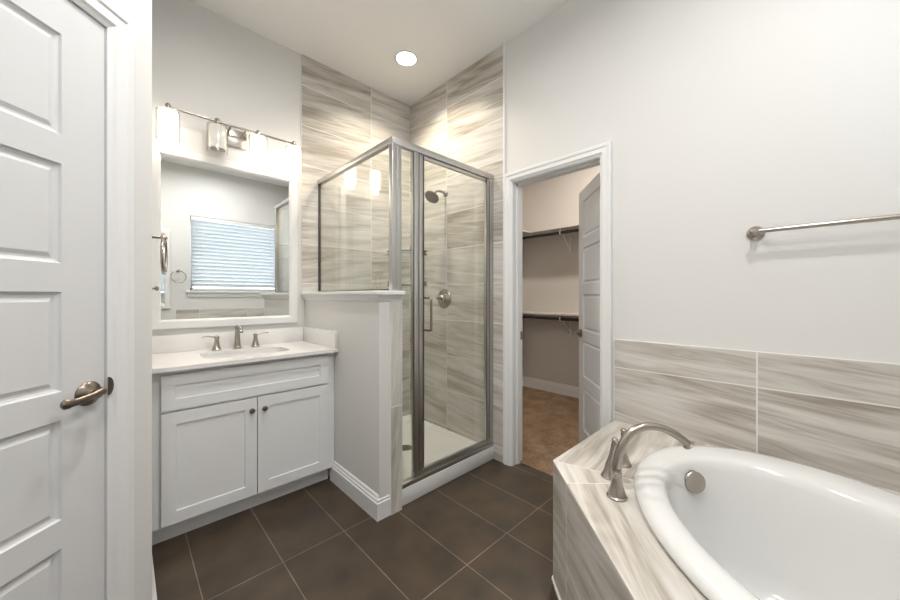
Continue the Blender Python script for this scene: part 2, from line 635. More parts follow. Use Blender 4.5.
# closet shell
CX = 3.935
bm = B()
box(bm, CX, CX + 0.1, 0.1, YB + 0.13, 0, ZC)
struct('wall_closet_far', bm, 'closet_wall', 'beige closet wall facing the doorway behind the rods', 'wall')
bm = B()
box(bm, XR + 0.12, CX, 2.66, YB + 0.13, 0, ZC)
struct('wall_closet_side', bm, 'closet_wall', 'beige closet side wall next to the shower', 'wall')
bm = B()
box(bm, XR + 0.12, CX, 0.1, 0.2, 0, ZC)
struct('wall_closet_near', bm, 'closet_wall', 'beige closet side wall behind the open door', 'wall')
bm = B()
baseboard(bm, [(CX, 0.2), (CX, 2.66), (XR + 0.12, 2.66)])
struct('baseboard_closet', bm, 'trim', 'white baseboard along the beige closet walls above the carpet', 'baseboard')

# half wall beside the vanity
HWT = 1.195
bm = B()
box(bm, HW0, HW1, HWY, YB, 0, HWT + 0.03)
struct('wall_half', bm, 'wall', 'painted half wall between the vanity and the shower', 'half wall')
bm = B()
box(bm, HW0 - 0.030, HW1 + 0.012, HWY - 0.035, YB - 0.001, HWT + 0.032, HWT + 0.056, None, 0.005)
prof = [(0.0, HWT - 0.004), (0.006, HWT), (0.008, HWT + 0.010), (0.016, HWT + 0.020), (0.020, HWT + 0.032), (0, HWT + 0.032)]
baseboard(bm, [(HW1, HWY), (HW0, HWY), (HW0, YB)][::-1], [(-t, z) for t, z in prof]) if False else baseboard(bm, [(HW0, YB), (HW0, HWY), (HW1, HWY)], [(-t, z) for t, z in prof])
struct('trim_half_wall_cap', bm, 'trim', 'white moulded cap on top of the half wall', 'trim')
bm = B()
baseboard(bm, [(HW0, 2.19), (HW0, HWY + 0.010), (1.076, HWY + 0.010)], [(-t, z) for t, z in BASE])
struct('baseboard_half_wall', bm, 'trim', 'white stepped baseboard wrapping the foot of the half wall', 'baseboard')
bm = B()
s0 = (XL - 0.075 * R2 + 0.0, YC - 0.075 * R2)
baseboard(bm, [s0, (XL, YC), (XL, 2.15)], [(-t, z) for t, z in BASE])
struct('baseboard_left', bm, 'trim', 'white baseboard at the corner between angled wall and vanity', 'baseboard')

# ---- tile facings
bm = B()
zs = [0.05, 0.41, 0.713, 1.016, 1.319, 1.622, 1.925, 2.228, 2.531, 2.834, ZC]
xs = [0.982, 1.586, XR - 0.010]
cells = []
for i in range(2):
    for a, b in zip(zs, zs[1:]):
        if xs[i] < HW0:
            if b <= HWT + 0.06: cells.append(rect(HW1, xs[1], a, b)); continue
            a = max(a, HWT + 0.056)
        cells.append(rect(xs[i], xs[i + 1], a, b))
tile_panel(bm, F_BACK, cells)
struct('wall_tile_back', bm, ['grout', 'tile'], 'streaked beige stone tiles on the shower wall beside the vanity', 'tiled wall')
bm = B()
zs2 = [0.0, 0.105] + zs[1:]
cells = []
for y0, y1 in ((1.533, 2.136), (2.136, YB - 0.0)):
    for a, b in zip(zs2, zs2[1:]): cells.append(rect(y0, y1, a, b))
tile_panel(bm, F_RIGHT, cells)
struct('wall_tile_right', bm, ['grout', 'tile'], 'streaked beige stone tiles on the shower wall with the shower head', 'tiled wall')
bm = B()
box(bm, XR - 0.012, XR, 1.519, 1.5325, 0, ZC)
struct('trim_tile_edge', bm, 'trim', 'thin white strip edging the shower tile by the closet doorway', 'trim')
bm = B()
tile_panel(bm, frame((0, HWY), (1, 0), (0, -1)), [rect(1.076, HW1 + 0.003, 0.0, 0.60), rect(1.076, HW1 + 0.003, 0.60, HWT - 0.004)], th=0.012, swap=True)
struct('wall_tile_jamb', bm, ['grout', 'tile'], 'narrow upright stone tile strip on the end of the half wall', 'tiled wall')
bm = B()
tile_panel(bm, frame((HW1, 0), (0, 1), (1, 0)), [rect(a, b, z0, z1) for a, b in ((HWY, 2.136), (2.136, YB - 0.01)) for z0, z1 in zip(zs[:4], zs[1:5])][:0] +
           [rect(a, b, z0, min(z1, HWT + 0.03)) for a, b in ((HWY, 2.136), (2.136, YB - 0.011)) for z0, z1 in zip(zs[:4], zs[1:5])], th=0.006)
struct('wall_tile_half', bm, ['grout', 'tile'], 'stone tiles on the shower side of the half wall', 'tiled wall')

DECK = 0.515
TT = 0.977
bm = B()
ys = [0.752, 0.148, -0.455, YR + 0.01]
cells = []
for a, b in zip(ys[1:], ys): cells += [rect(a, b, DECK, 0.82), rect(a, b, 0.82, TT)]
tile_panel(bm, F_RIGHT, cells)
struct('wall_tile_tub', bm, ['grout', 'tile'], 'streaked stone tile splash behind the bathtub under the towel bar', 'tiled wall')
bm = B()
cells = []
for a, b in ((0.53, 0.80), (0.80, 1.405), (1.405, XR - 0.01)): cells += [rect(a, b, DECK, 0.82), rect(a, b, 0.82, 1.035)]
tile_panel(bm, F_REAR, cells)
struct('wall_tile_window', bm, ['grout', 'tile'], 'stone tile splash under the window seen in the mirror', 'tiled wall')

# ---- window in the rear wall
w = thing('window_1', 'wide bright window reflected in the vanity mirror', 'window', (1.29, YR, WZ0), None, 'structure')
bm = B()
for a in ((WX0, WX0 + 0.04, WZ0, WZ1), (WX1 - 0.04, WX1, WZ0, WZ1), (WX0, WX1, WZ0, WZ0 + 0.04), (WX0, WX1, WZ1 - 0.04, WZ1)):
    box(bm, a[0], a[1], YR - 0.125, YR - 0.085, a[2], a[3])
obj('window_frame', bm, 'trim', w)
bm = B()
box(bm, WX0 + 0.04, WX1 - 0.04, YR - 0.110, YR - 0.104, WZ0 + 0.04, WZ1 - 0.04)
obj('window_glass', bm, 'pane', w)
bm = B()
box(bm, WX0 - 0.05, WX1 + 0.05, YR - 0.085, YR + 0.035, WZ0 - 0.028, WZ0, None, 0.004)
box(bm, WX0 - 0.035, WX1 + 0.035, YR, YR + 0.014, WZ0 - 0.09, WZ0 - 0.028, None, 0.003)
obj('window_sill', bm, 'trim', w)
bl = thing('window_blind', 'white horizontal slat blind lowered over the window', 'blind', (1.29, YR - 0.04, WZ1), None)
bm = B()
box(bm, WX0 + 0.008, WX1 - 0.008, YR - 0.074, YR - 0.006, WZ1 - 0.05, WZ1 - 0.003, None, 0.003)
obj('headrail', bm, 'plastic', bl)
bm = B()
z = WZ1 - 0.082
while z > WZ0 + 0.04:
    t = math.radians(51)
    mx = Matrix.Translation((1.29, YR - 0.04, z)) @ Matrix.Rotation(t, 4, 'X')
    box(bm, -0.585, 0.585, -0.0317, 0.0317, -0.0013, 0.0013, mx)
    z -= 0.0535
obj('slats', bm, 'slat', bl)
bm = B()
box(bm, WX0 + 0.012, WX1 - 0.012, YR - 0.062, YR - 0.018, WZ0 + 0.004, WZ0 + 0.022, None, 0.003)
obj('bottom_rail', bm, 'plastic', bl)
bm = B()
for x in (0.85, 1.29, 1.73):
    box(bm, x - 0.001, x + 0.001, YR - 0.013, YR - 0.012, WZ0 + 0.02, WZ1 - 0.05)
obj('ladder_cord', bm, 'plastic', bl)

# ================================================================== DOORS
PANELS = [(0.20, 0.522), (0.600, 0.872), (0.950, 1.222), (1.300, 1.572), (1.650, 1.925)]
RINGS = [(0, 0), (0.003, -0.006), (0.010, -0.009), (0.016, -0.009), (0.027, -0.004)]

def lever(parent, mx, metal, flip=1, s=1.0):
    """handle at the origin of mx: y points out of the door, the lever runs along +x*flip"""
    bm = B()
    lathe(bm, [(0.035 * s, 0), (0.035 * s, 0.004), (0.030 * s, 0.010), (0.018 * s, 0.015), (0.012 * s, 0.020), (0.012 * s, 0.036)], mx @ axis_mx((0, 0, 0), (0, 1, 0)), 32)
    h = obj('door_handle', bm, metal, parent)
    bm = B()
    pts = smooth_path([(-0.012 * flip, 0.036, 0.004), (0.0, 0.039, 0.004), (0.03 * flip, 0.043, 0.000), (0.065 * flip, 0.044, -0.004), (0.10 * flip, 0.040, -0.003)], 6)
    n = len(pts)
    tube(bm, [mx @ (Vector(p) * s) for p in pts], [s * (0.0095 + 0.002 * math.sin(PI * i / (n - 1) * 1.0) - 0.0035 * math.sin(PI * i / (n - 1)) + (0.002 if n - 5 < i < n - 1 else -0.003 if i == n - 1 else 0)) for i in range(n)], 14, (0.8, 1.2))
    obj('lever', bm, metal, h)

d1 = thing('door_1', 'closed white panel door with dark pewter lever in the angled wall', 'door', (*(F_DIAG @ Vector((D1A + 0.38, 0, 0))).to_2d(), 0), None, 'structure')
bm = B()
panel_leaf(bm, F_DIAG @ Matrix.Translation((D1A + 0.0025, 0.0, 0.010)), D1B - D1A - 0.005, DOOR_H - 0.0125, 0.035, 0.113, D1B - D1A - 0.119, PANELS, RINGS)
obj('door_leaf', bm, 'door', d1, recalc=False, sharp=4)
bm = B()
for a in ((D1A - 0.015, D1A), (D1B, D1B + 0.015)): box(bm, a[0], a[1], -0.12, 0, 0, DOOR_H + 0.015, F_DIAG)
box(bm, D1A - 0.015, D1B + 0.015, -0.12, 0, DOOR_H, DOOR_H + 0.015, F_DIAG)
box(bm, D1A - 0.001, D1B + 0.001, -0.12, -0.0355, 0, DOOR_H + 0.001, F_DIAG)  # added unseen slab behind the leaf, blocks outside light at its gaps
obj('door_jamb', bm, 'trim', d1, sharp=12)
bm = B()
casing(bm, F_DIAG, D1A - 0.0005, D1B + 0.0005, DOOR_H + 0.0005, k=1.19)
obj('door_casing', bm, 'trim', d1, sharp=12)
bm = B()
lathe(bm, [(0.0, 0.0), (0.028, 0), (0.028, 0.0025), (0, 0.0025)], F_DIAG @ Matrix.Translation((D1A - 0.004, 0.0105, 0.945)) @ axis_mx((0, 0, 0), (0, 1, 0)), 24)
for v in bm.verts:
    c = F_DIAG.inverted() @ v.co
    c.x = min(c.x, D1A - 0.001)
    c.x = (c.x - D1A) * 0.55 + D1A + 0.004
    v.co = F_DIAG @ c
obj('strike_plate', bm, 'pewter', d1)
lever(d1, F_DIAG @ Matrix.Translation((0.210, 0.0, 0.936)), 'pewter', 1)

d2 = thing('door_2', 'white panel door standing half open into the closet', 'door', (XR + 0.12, DY0, 0), None, 'structure')
th = math.radians(41)
F_D2 = frame((XR + 0.118, DY0 + 0.004), (math.cos(th), math.sin(th)), (-math.sin(th), math.cos(th)))
bm = B()
panel_leaf(bm, F_D2 @ Matrix.Translation((0.004, 0, 0.014)), 0.606, DZ - 0.02, 0.035, 0.105, 0.50, PANELS, RINGS)
obj('door_leaf', bm, 'door', d2, recalc=False, sharp=4)
bm = B()
for a in ((DY0 - 0.015, DY0), (DY1, DY1 + 0.015)): box(bm, a[0], a[1], -0.12, 0, 0, DZ + 0.015, F_RIGHT)
box(bm, DY0 - 0.015, DY1 + 0.015, -0.12, 0, DZ, DZ + 0.015, F_RIGHT)
box(bm, DY1 - 0.010, DY1, -0.080, -0.045, 0, DZ, F_RIGHT)
box(bm, DY0, DY1, -0.080, -0.045, DZ - 0.010, DZ, F_RIGHT)
obj('door_jamb', bm, 'trim', d2, sharp=12)
bm = B()
casing(bm, F_RIGHT, DY0 - 0.004, DY1 + 0.004, DZ + 0.005)
obj('door_casing', bm, 'trim', d2, sharp=12)
bm = B()
box(bm, DY1 - 0.0022, DY1 + 0.0005, -0.115, -0.088, 0.90, 0.96, F_RIGHT)
obj('strike_plate', bm, 'pewter', d2)
lever(d2, F_D2 @ Matrix.Translation((0.55, 0, 0.935)), 'pewter', -1, 0.9)

# ================================================================== VANITY
CT, CB = 0.880, 0.859            # counter top and underside
VY = 2.158                       # face frame
v = thing('vanity_cabinet', 'white shaker vanity cabinet under the quartz countertop', 'cabinet', (0.54, 2.4, 0))
bm = B()
box(bm, XL + 0.002, HW0 - 0.002, VY, VY + 0.02, 0.095, CB)                   # face frame
box(bm, XL + 0.002, XL + 0.02, VY + 0.02, YB - 0.002, 0.095, CB)
box(bm, HW0 - 0.02, HW0 - 0.002, VY + 0.02, YB - 0.002, 0.095, CB)
box(bm, XL + 0.02, HW0 - 0.02, VY + 0.02, YB - 0.002, 0.095, 0.11)
obj('cabinet_body', bm, 'cabinet', v)
bm = B()
box(bm, XL + 0.002, HW0 - 0.018, 2.215, 2.23, 0.0, 0.095)
obj('toe_kick', bm, 'cabinet', v)
SH = [(0, 0), (0.0015, -0.008)]
FV = frame((0, VY - 0.020), (1, 0), (0, -1))
def shaker(name, x0, x1, z0, z1, st):
    bm = B()
    panel_leaf(bm, FV @ Matrix.Translation((x0, 0, z0)), x1 - x0, z1 - z0, 0.0195, st, x1 - x0 - st, [(st, z1 - z0 - st)], SH)
    return obj(name, bm, 'cabinet', v, recalc=False, sharp=4)
dr = shaker('drawer_front', 0.132, 0.960, 0.662, 0.836, 0.052)
for x0, x1, kx in ((0.132, 0.5445, 0.516), (0.5495, 0.960, 0.580)):
    d = shaker('cabinet_door', x0, x1, 0.107, 0.650, 0.058)
    bm = B()
    lathe(bm, [(0.006, 0), (0.0055, 0.010), (0.010, 0.014), (0.0145, 0.019), (0.0150, 0.024), (0.011, 0.029), (0, 0.031)], axis_mx((kx, VY - 0.020, 0.585), (0, -1, 0)), 24)
    obj('knob', bm, 'pewter', d)

SKX, SKY, SA, SB = 0.545, 2.365, 0.225, 0.145
def se(a, b, n):
    def r(t):
        c, s = abs(math.cos(t)), abs(math.sin(t))
        return ((c / a) ** n + (s / b) ** n) ** (-1.0 / n)
    return r
c = thing('countertop', 'white quartz countertop with low backsplash on the vanity', 'countertop', (0.54, 2.4, CB))
bm = B()
CY0 = 2.103
poly = [(XL + 0.001, CY0), (HW0 - 0.001, CY0), (HW0 - 0.001, YB - 0.001), (XL + 0.001, YB - 0.001)]
i0, o0 = ring_mesh(bm, (SKX, SKY), se(SA, SB, 5), poly, CT)
i1, o1 = ring_mesh(bm, (SKX, SKY), se(SA, SB, 5), poly, CB)
for p, q in ((i0, i1), (o0, o1)):
    for i in range(len(p)):
        j = (i + 1) % len(p)
        bm.faces.new((p[i], p[j], q[j], q[i]))
obj('counter_slab', bm, 'quartz', c)
bm = B()
box(bm, XL + 0.001, HW0 - 0.001, YB - 0.020, YB - 0.001, CT, CT + 0.105, None, 0.002)
obj('backsplash', bm, 'quartz', c)
bm = B()
box(bm, HW0 - 0.020, HW0 - 0.001, CY0 + 0.004, YB - 0.021, CT, CT + 0.108, None, 0.002)
obj('side_splash', bm, 'quartz', c)
s = thing('sink', 'white rectangular basin set under the quartz counter', 'sink', (SKX, SKY, 0.70))
bm = B()
rings = []
for k, z in ((1.03, CB - 0.0005), (1.0, CB - 0.002), (0.97, 0.80), (0.93, 0.74), (0.80, 0.715), (0.4, 0.708), (0.12, 0.706)):
    f = se(SA * k, SB * k, 5)
    rings.append([(SKX + f(2 * PI * i / 64) * math.cos(2 * PI * i / 64), SKY + f(2 * PI * i / 64) * math.sin(2 * PI * i / 64), z) for i in range(64)])
loft(bm, rings, False, True)
obj('basin', bm, 'porcelain', s)
bm = B()
lathe(bm, [(0, 0.7065), (0.022, 0.7065), (0.022, 0.710), (0.015, 0.712), (0, 0.712)], Matrix.Translation((SKX, SKY, 0)), 24)
obj('drain', bm, 'nickel', s)

fx, fy = 0.540, 2.572
f = thing('sink_faucet', 'brushed nickel widespread faucet behind the vanity basin', 'faucet', (fx, fy, CT))
bm = B()
lathe(bm, [(0.026, 0), (0.026, 0.006), (0.022, 0.010), (0.019, 0.020), (0.0145, 0.090), (0.0125, 0.130), (0.013, 0.142), (0.009, 0.152), (0, 0.155)], Matrix.Translation((fx, fy, CT)), 28)
pts = smooth_path([(fx, fy + 0.003, CT + 0.118), (fx, fy - 0.030, CT + 0.143), (fx, fy - 0.070, CT + 0.142), (fx, fy - 0.098, CT + 0.122), (fx, fy - 0.102, CT + 0.108)], 5)
tube(bm, pts, [0.011] * (len(pts) - 1) + [0.0115], 16)
obj('spout', bm, 'nickel', f)
for hx, sg in ((fx - 0.113, -1), (fx + 0.106, 1)):
    bm = B()
    lathe(bm, [(0.027, 0), (0.027, 0.005), (0.023, 0.010), (0.016, 0.034), (0.0115, 0.066), (0.0135, 0.074), (0.0135, 0.085), (0.006, 0.092), (0, 0.093)], Matrix.Translation((hx, fy, CT)), 24)
    h = obj('handle', bm, 'nickel', f)
    bm = B()
    pts = smooth_path([(hx, fy, CT + 0.081), (hx + sg * 0.025, fy - 0.004, CT + 0.086), (hx + sg * 0.05, fy - 0.008, CT + 0.091), (hx + sg * 0.078, fy - 0.012, CT + 0.089)], 5)
    tube(bm, pts, [0.0065] * 6 + [0.0055] * (len(pts) - 6), 12, (1.3, 0.7))
    obj('lever', bm, 'nickel', h)

def framed_mirror(name, label, mx, x0, x1, z0, z1, fw):
    """mx: wall frame, y out of the wall"""
    t = thing(name, label, 'mirror', tuple(mx @ Vector(((x0 + x1) / 2, 0, z0))))
    prof = [(0, 0), (0, 0.020), (0.004, 0.024), (fw - 0.012, 0.024), (fw - 0.004, 0.016), (fw, 0.012), (fw, 0)]
    bm = B()
    cols = []
    for w_, t_ in prof:
        cols.append([bm.verts.new(mx @ Vector((x, t_ + 0.001, z))) for x, z in ((x0 + w_, z0 + w_), (x1 - w_, z0 + w_), (x1 - w_, z1 - w_), (x0 + w_, z1 - w_))])
    for a, b in zip(cols, cols[1:]):
        for i in range(4): bm.faces.new((a[i], a[(i + 1) % 4], b[(i + 1) % 4], b[i]))
    obj('mirror_frame', bm, 'trim', t)
    bm = B()
    box(bm, x0 + fw - 0.004, x1 - fw + 0.004, 0.002, 0.009, z0 + fw - 0.004, z1 - fw + 0.004, mx)
    obj('mirror_glass', bm, 'mirror', t)
framed_mirror('wall_mirror', 'white framed mirror above the vanity faucet', F_BACK, 0.106, 0.949, 1.022, 2.120, 0.057)
framed_mirror('wall_mirror', 'second white framed mirror, seen only at the edge of the vanity mirror', F_REAR, -0.37, 0.468, 1.05, 2.130, 0.058)

# vanity light
LX = [0.190, 0.431, 0.664, 0.898]
LY, LZ = 2.578, 2.327
vl = thing('vanity_light', 'nickel bar light with four glass shades above the mirror', 'wall lamp', (0.548, YB, 2.28))
bm = B()
box(bm, 0.485, 0.612, YB - 0.022, YB - 0.001, 2.222, 2.338, None, 0.004)
obj('backplate', bm, 'nickel', vl)
for x in (0.505, 0.592):
    bm = B()
    tube(bm, [(x, YB - 0.02, 2.315), (x, LY + 0.005, LZ)], 0.006, 10)
    obj('arm', bm, 'nickel', vl)
bm = B()
tube(bm, [(LX[0] - 0.014, LY, LZ), (LX[3] + 0.014, LY, LZ)], 0.0075, 12)
obj('bar', bm, 'nickel', vl)
for i, x in enumerate(LX):
    lit = i != 1
    bm = B()
    lathe(bm, [(0.0, LZ + 0.022), (0.009, LZ + 0.020), (0.014, LZ + 0.012), (0.014, LZ - 0.012), (0.026, LZ - 0.018), (0.028, LZ - 0.026), (0, LZ - 0.026)], Matrix.Translation((x, LY, 0)), 20)
    obj('socket', bm, 'nickel', vl)
    bm = B()
    lathe(bm, [(0.026, 2.300), (0.044, 2.296), (0.047, 2.290), (0.047, 2.150), (0.044, 2.150), (0.044, 2.288), (0.026, 2.294)], Matrix.Translation((x, LY, 0)), 32, False)
    sh = obj('shade', bm, 'opal_lit' if lit else 'opal', vl, None if lit else 'unlit white glass shade')
    bm = B()
    lathe(bm, [(0.028, 2.303), (0.054, 2.303), (0.056, 2.299), (0.056, 2.132), (0.0545, 2.132), (0.0545, 2.301), (0.028, 2.301)], Matrix.Translation((x, LY, 0)), 32, False)
    obj('glass_sleeve', bm, 'sleeve', sh)
    bm = B()
    lathe(bm, [(0.013, 2.300), (0.013, 2.27), (0.022, 2.235), (0.026, 2.205), (0.020, 2.182), (0, 2.174)], Matrix.Translation((x, LY, 0)), 20)
    obj('bulb', bm, 'opal_lit' if lit else 'chrome', sh)
    if lit:
        ld = bpy.data.lights.new('bulb_light', 'POINT')
        ld.energy = BULB_W
        ld.color = (1.0, 0.86, 0.70)
        ld.shadow_soft_size = 0.03
        lo = bpy.data.objects.new('bulb_light', ld)
        COL.objects.link(lo)
        lo.location = (x, LY, 2.125)

# towel rings and hook
def towel_ring(label, mx, r, out, tilt=0.0, group=None):
    t = thing('towel_ring', label, 'towel ring', tuple(mx @ Vector((0, 0, 0))))
    bm = B()
    lathe(bm, [(0.021, 0.0005), (0.021, 0.005), (0.015, 0.010), (0.008, 0.016), (0.007, out - 0.012), (0.011, out - 0.006), (0.011, out + 0.006), (0.006, out + 0.011), (0, out + 0.012)], mx @ axis_mx((0, 0, 0), (0, 1, 0)), 24)
    obj('post', bm, 'nickel', t)
    bm = B()
    n = 40
    cy_, sy_ = math.cos(tilt), math.sin(tilt)
    pts = [mx @ Vector((r * math.sin(a) * cy_, out + r * math.sin(a) * sy_, -r + r * math.cos(a))) for a in [2 * PI * i / n for i in range(n)]]
    rings = []
    for i in range(n):
        d = (pts[(i + 1) % n] - pts[i - 1]).normalized()
        cpt = mx @ Vector((0, out, -r))
        u = (pts[i] - cpt).normalized()
        w_ = d.cross(u)
        rings.append([pts[i] + (u * math.cos(2 * PI * j / 10) + w_ * math.sin(2 * PI * j / 10)) * 0.0058 for j in range(10)])
    vr = [[bm.verts.new(p) for p in q] for q in rings]
    for i in range(n):
        for j in range(10): bm.faces.new((vr[i][j], vr[i][(j + 1) % 10], vr[(i + 1) % n][(j + 1) % 10], vr[(i + 1) % n][j]))
    obj('ring', bm, 'nickel', t)
towel_ring('nickel towel ring on the side wall next to the vanity mirror', F_LEFT @ Matrix.Translation((1.93, 0, 1.475)), 0.078, 0.055, math.radians(9))
towel_ring('nickel towel ring by the window, seen only in the mirror reflection', F_REAR @ Matrix.Translation((0.557, 0, 1.575)), 0.082, 0.055)
bm = B()
mx = F_LEFT @ Matrix.Translation((2.02, 0, 1.255)) @ axis_mx((0, 0, 0), (0, 1, 0))
lathe(bm, [(0.014, 0.0005), (0.014, 0.004), (0.006, 0.008), (0.0045, 0.026), (0.010, 0.032), (0.011, 0.038), (0.007, 0.043), (0, 0.044)], mx, 20)
obj('wall_hook', bm, 'nickel', None, 'small nickel peg low on the side wall below the towel ring', 'hook')

# ================================================================== SHOWER
p = thing('shower_pan', 'white acrylic shower base with raised front curb', 'shower base', (1.58, 2.15, 0))
PX0, PX1, PY0, PY1 = HW1 + 0.0065, XR - 0.0105, 1.618, YB - 0.0105
bm = B()
box(bm, PX0, PX1, PY0, PY0 + 0.095, 0, 0.098, None, 0.006)
obj('curb', bm, 'acrylic', p)
bm = B()
k = 0.03
A = [(PX0, PY0 + 0.09), (PX1, PY0 + 0.09), (PX1, PY1), (PX0, PY1)]
rg = [[(x, y, 0.0) for x, y in A], [(x, y, 0.075) for x, y in A]]
rg.append([(x, y, 0.075) for x, y in inset_poly(A, 0.02)])
rg.append([(x, y, 0.052) for x, y in inset_poly(A, 0.045)])
rg.append([(1.58 + sx * 0.05, 2.15 + sy * 0.05, 0.042) for sx, sy in ((-1, -1), (1, -1), (1, 1), (-1, 1))])
loft(bm, rg)
obj('base_floor', bm, 'acrylic', p)
bm = B()
lathe(bm, [(0.0, 0.0423), (0.052, 0.0423), (0.052, 0.045), (0.046, 0.047), (0, 0.047)], Matrix.Translation((1.585, 2.15, 0)), 28)
obj('drain', bm, 'nickel', p)

e = thing('shower_enclosure', 'corner shower enclosure of clear glass in satin metal framing', 'shower enclosure', (1.58, 1.65, 0.098))
EX, EY = 1.120, 1.640           # centre lines of side panel and front
CAPZ = HWT + 0.056
HZ0, HZ1 = 2.092, 2.132
RW = XR - 0.0105
def bar(bm, x0, x1, y0, y1, z0, z1): box(bm, x0, x1, y0, y1, z0, z1, None, 0.003)
bm = B(); bar(bm, EX - 0.018, RW, EY - 0.018, EY + 0.018, HZ0, HZ1)
obj('header_rail', bm, 'alu', e)
bm = B(); bar(bm, EX - 0.018, EX + 0.018, EY + 0.0185, YB - 0.0105, HZ0 + 0.006, HZ1)
obj('header_rail', bm, 'alu', e)
bm = B(); bar(bm, EX - 0.018, EX + 0.018, EY - 0.018, EY + 0.018, CAPZ + 0.0005, HZ0); bar(bm, EX + 0.018, EX + 0.050, EY - 0.014, EY + 0.014, CAPZ + 0.0005, HZ0)
obj('corner_post', bm, 'alu', e)
bm = B(); bar(bm, HW1 + 0.0063, HW1 + 0.026, EY - 0.014, EY + 0.014, 0.1265, CAPZ - 0.026)
obj('lower_jamb', bm, 'alu', e)
bm = B(); bar(bm, EX - 0.010, EX + 0.010, YB - 0.022, YB - 0.0105, CAPZ, HZ0 + 0.006)
obj('wall_channel', bm, 'alu_dark', e)
bm = B(); bar(bm, EX - 0.012, EX + 0.012, EY + 0.0185, YB - 0.0105, CAPZ + 0.0005, CAPZ + 0.013)
obj('cap_channel', bm, 'pewter', e)
bm = B(); bar(bm, HW1 + 0.0063, RW, EY - 0.020, EY + 0.020, 0.0985, 0.126)
obj('sill_track', bm, 'alu', e)
bm = B(); bar(bm, 1.262, 1.296, EY - 0.016, EY + 0.016, 0.1265, HZ0)
obj('strike_jamb', bm, 'alu', e)
bm = B(); bar(bm, RW - 0.044, RW, EY - 0.016, EY + 0.016, 0.1265, HZ0)
obj('wall_jamb', bm, 'alu', e)
bm = B()
box(bm, EX - 0.003, EX + 0.003, EY + 0.019, YB - 0.0225, CAPZ + 0.0135, HZ0 + 0.005)
obj('side_glass', bm, 'glass', e)
bm = B()
box(bm, HW1 + 0.027, 1.2615, EY - 0.003, EY + 0.003, 0.1265, HZ0)
obj('fixed_glass', bm, 'glass', e)
bm = B()
box(bm, EX + 0.0185, EX + 0.0205, EY - 0.004, EY + 0.004, CAPZ, HZ0)
for x, w_ in ((1.2565, 0.005), (1.2963, 0.0034), (1.3313, 0.006), (RW - 0.0775, 0.005), (RW - 0.0468, 0.0026)): box(bm, x, x + w_, EY - 0.0165, EY - 0.0125, 0.165, HZ0 - 0.006)
obj('gasket', bm, 'alu_dark', e)
bm = B()
box(bm, 1.3315, RW - 0.0725, EY - 0.0035, EY + 0.0025, 0.160, HZ0 - 0.024)
dg = obj('shower_door', bm, 'glass', e)
bm = B()
bar(bm, 1.300, 1.331, EY - 0.014, EY + 0.014, 0.130, HZ0 - 0.004)
bar(bm, RW - 0.072, RW - 0.047, EY - 0.014, EY + 0.014, 0.130, HZ0 - 0.004)
bar(bm, 1.331, RW - 0.072, EY - 0.010, EY + 0.010, 0.130, 0.160)
bar(bm, 1.331, RW - 0.072, EY - 0.010, EY + 0.010, HZ0 - 0.024, HZ0 - 0.004)
obj('door_frame', bm, 'alu', dg)
bm = B()
hx, hy = 1.342, EY - 0.004
pts = [(hx, hy, 1.210)] + smooth_path([(hx, hy - 0.055, 1.210), (hx, hy - 0.068, 1.205), (hx, hy - 0.073, 1.192), (hx, hy - 0.073, 1.03), (hx, hy - 0.068, 1.017), (hx, hy - 0.055, 1.012)], 4) + [(hx, hy, 1.012)]
tube(bm, pts, 0.0075, 12)
obj('pull_handle', bm, 'bronze', dg)

sy = 2.150
TX = XR - 0.010
h = thing('showerhead', 'round nickel shower head on a curved arm from the tiled wall', 'shower head', (TX, sy, 2.10))
bm = B()
lathe(bm, [(0.027, 0.0005), (0.027, 0.004), (0.018, 0.010), (0.012, 0.014), (0, 0.014)], axis_mx((TX, sy, 2.105), (-1, 0, 0)), 24)
obj('flange', bm, 'bronze', h)
bm = B()
pts = smooth_path([(TX - 0.005, sy, 2.105), (TX - 0.05, sy, 2.113), (TX - 0.10, sy, 2.105), (TX - 0.135, sy, 2.078)], 6)
tube(bm, pts, 0.0105, 14)
obj('arm', bm, 'bronze', h)
bm = B()
hm = axis_mx((TX - 0.135, sy, 2.078), (-0.62, -0.10, -0.78))
lathe(bm, [(0.0, -0.008), (0.014, -0.006), (0.015, 0.012), (0.022, 0.022), (0.050, 0.032), (0.062, 0.040), (0.064, 0.047), (0.058, 0.051), (0, 0.052)], hm, 32)
hd = obj('head', bm, 'bronze', h)
bm = B()
for rr, k in ((0.012, 6), (0.028, 12), (0.044, 18)):
    for i in range(k):
        a = 2 * PI * i / k
        lathe(bm, [(0.0025, 0.051), (0.002, 0.0545), (0, 0.0548)], hm @ Matrix.Translation((rr * math.cos(a), rr * math.sin(a), 0)), 6)
obj('nozzles', bm, 'rubber', hd)

vz = 1.200
t = thing('shower_valve', 'round nickel shower valve plate with lever on the tiled wall', 'shower valve', (TX, 2.165, vz))
bm = B()
lathe(bm, [(0.083, 0.0005), (0.083, 0.004), (0.076, 0.010), (0.045, 0.014), (0.040, 0.018), (0.036, 0.045), (0.030, 0.052), (0, 0.054)], axis_mx((TX, 2.165, vz), (-1, 0, 0)), 40)
obj('valve_plate', bm, 'nickel', t)
bm = B()
pts = smooth_path([(TX - 0.048, 2.165, vz), (TX - 0.075, 2.160, vz + 0.002), (TX - 0.10, 2.15, vz + 0.004), (TX - 0.125, 2.13, vz + 0.006)], 5)
tube(bm, pts, [0.017, 0.017, 0.016, 0.015, 0.014, 0.013, 0.012, 0.011, 0.010, 0.009, 0.009, 0.009, 0.009, 0.009, 0.009, 0.009], 14)
obj('lever', bm, 'nickel', t)

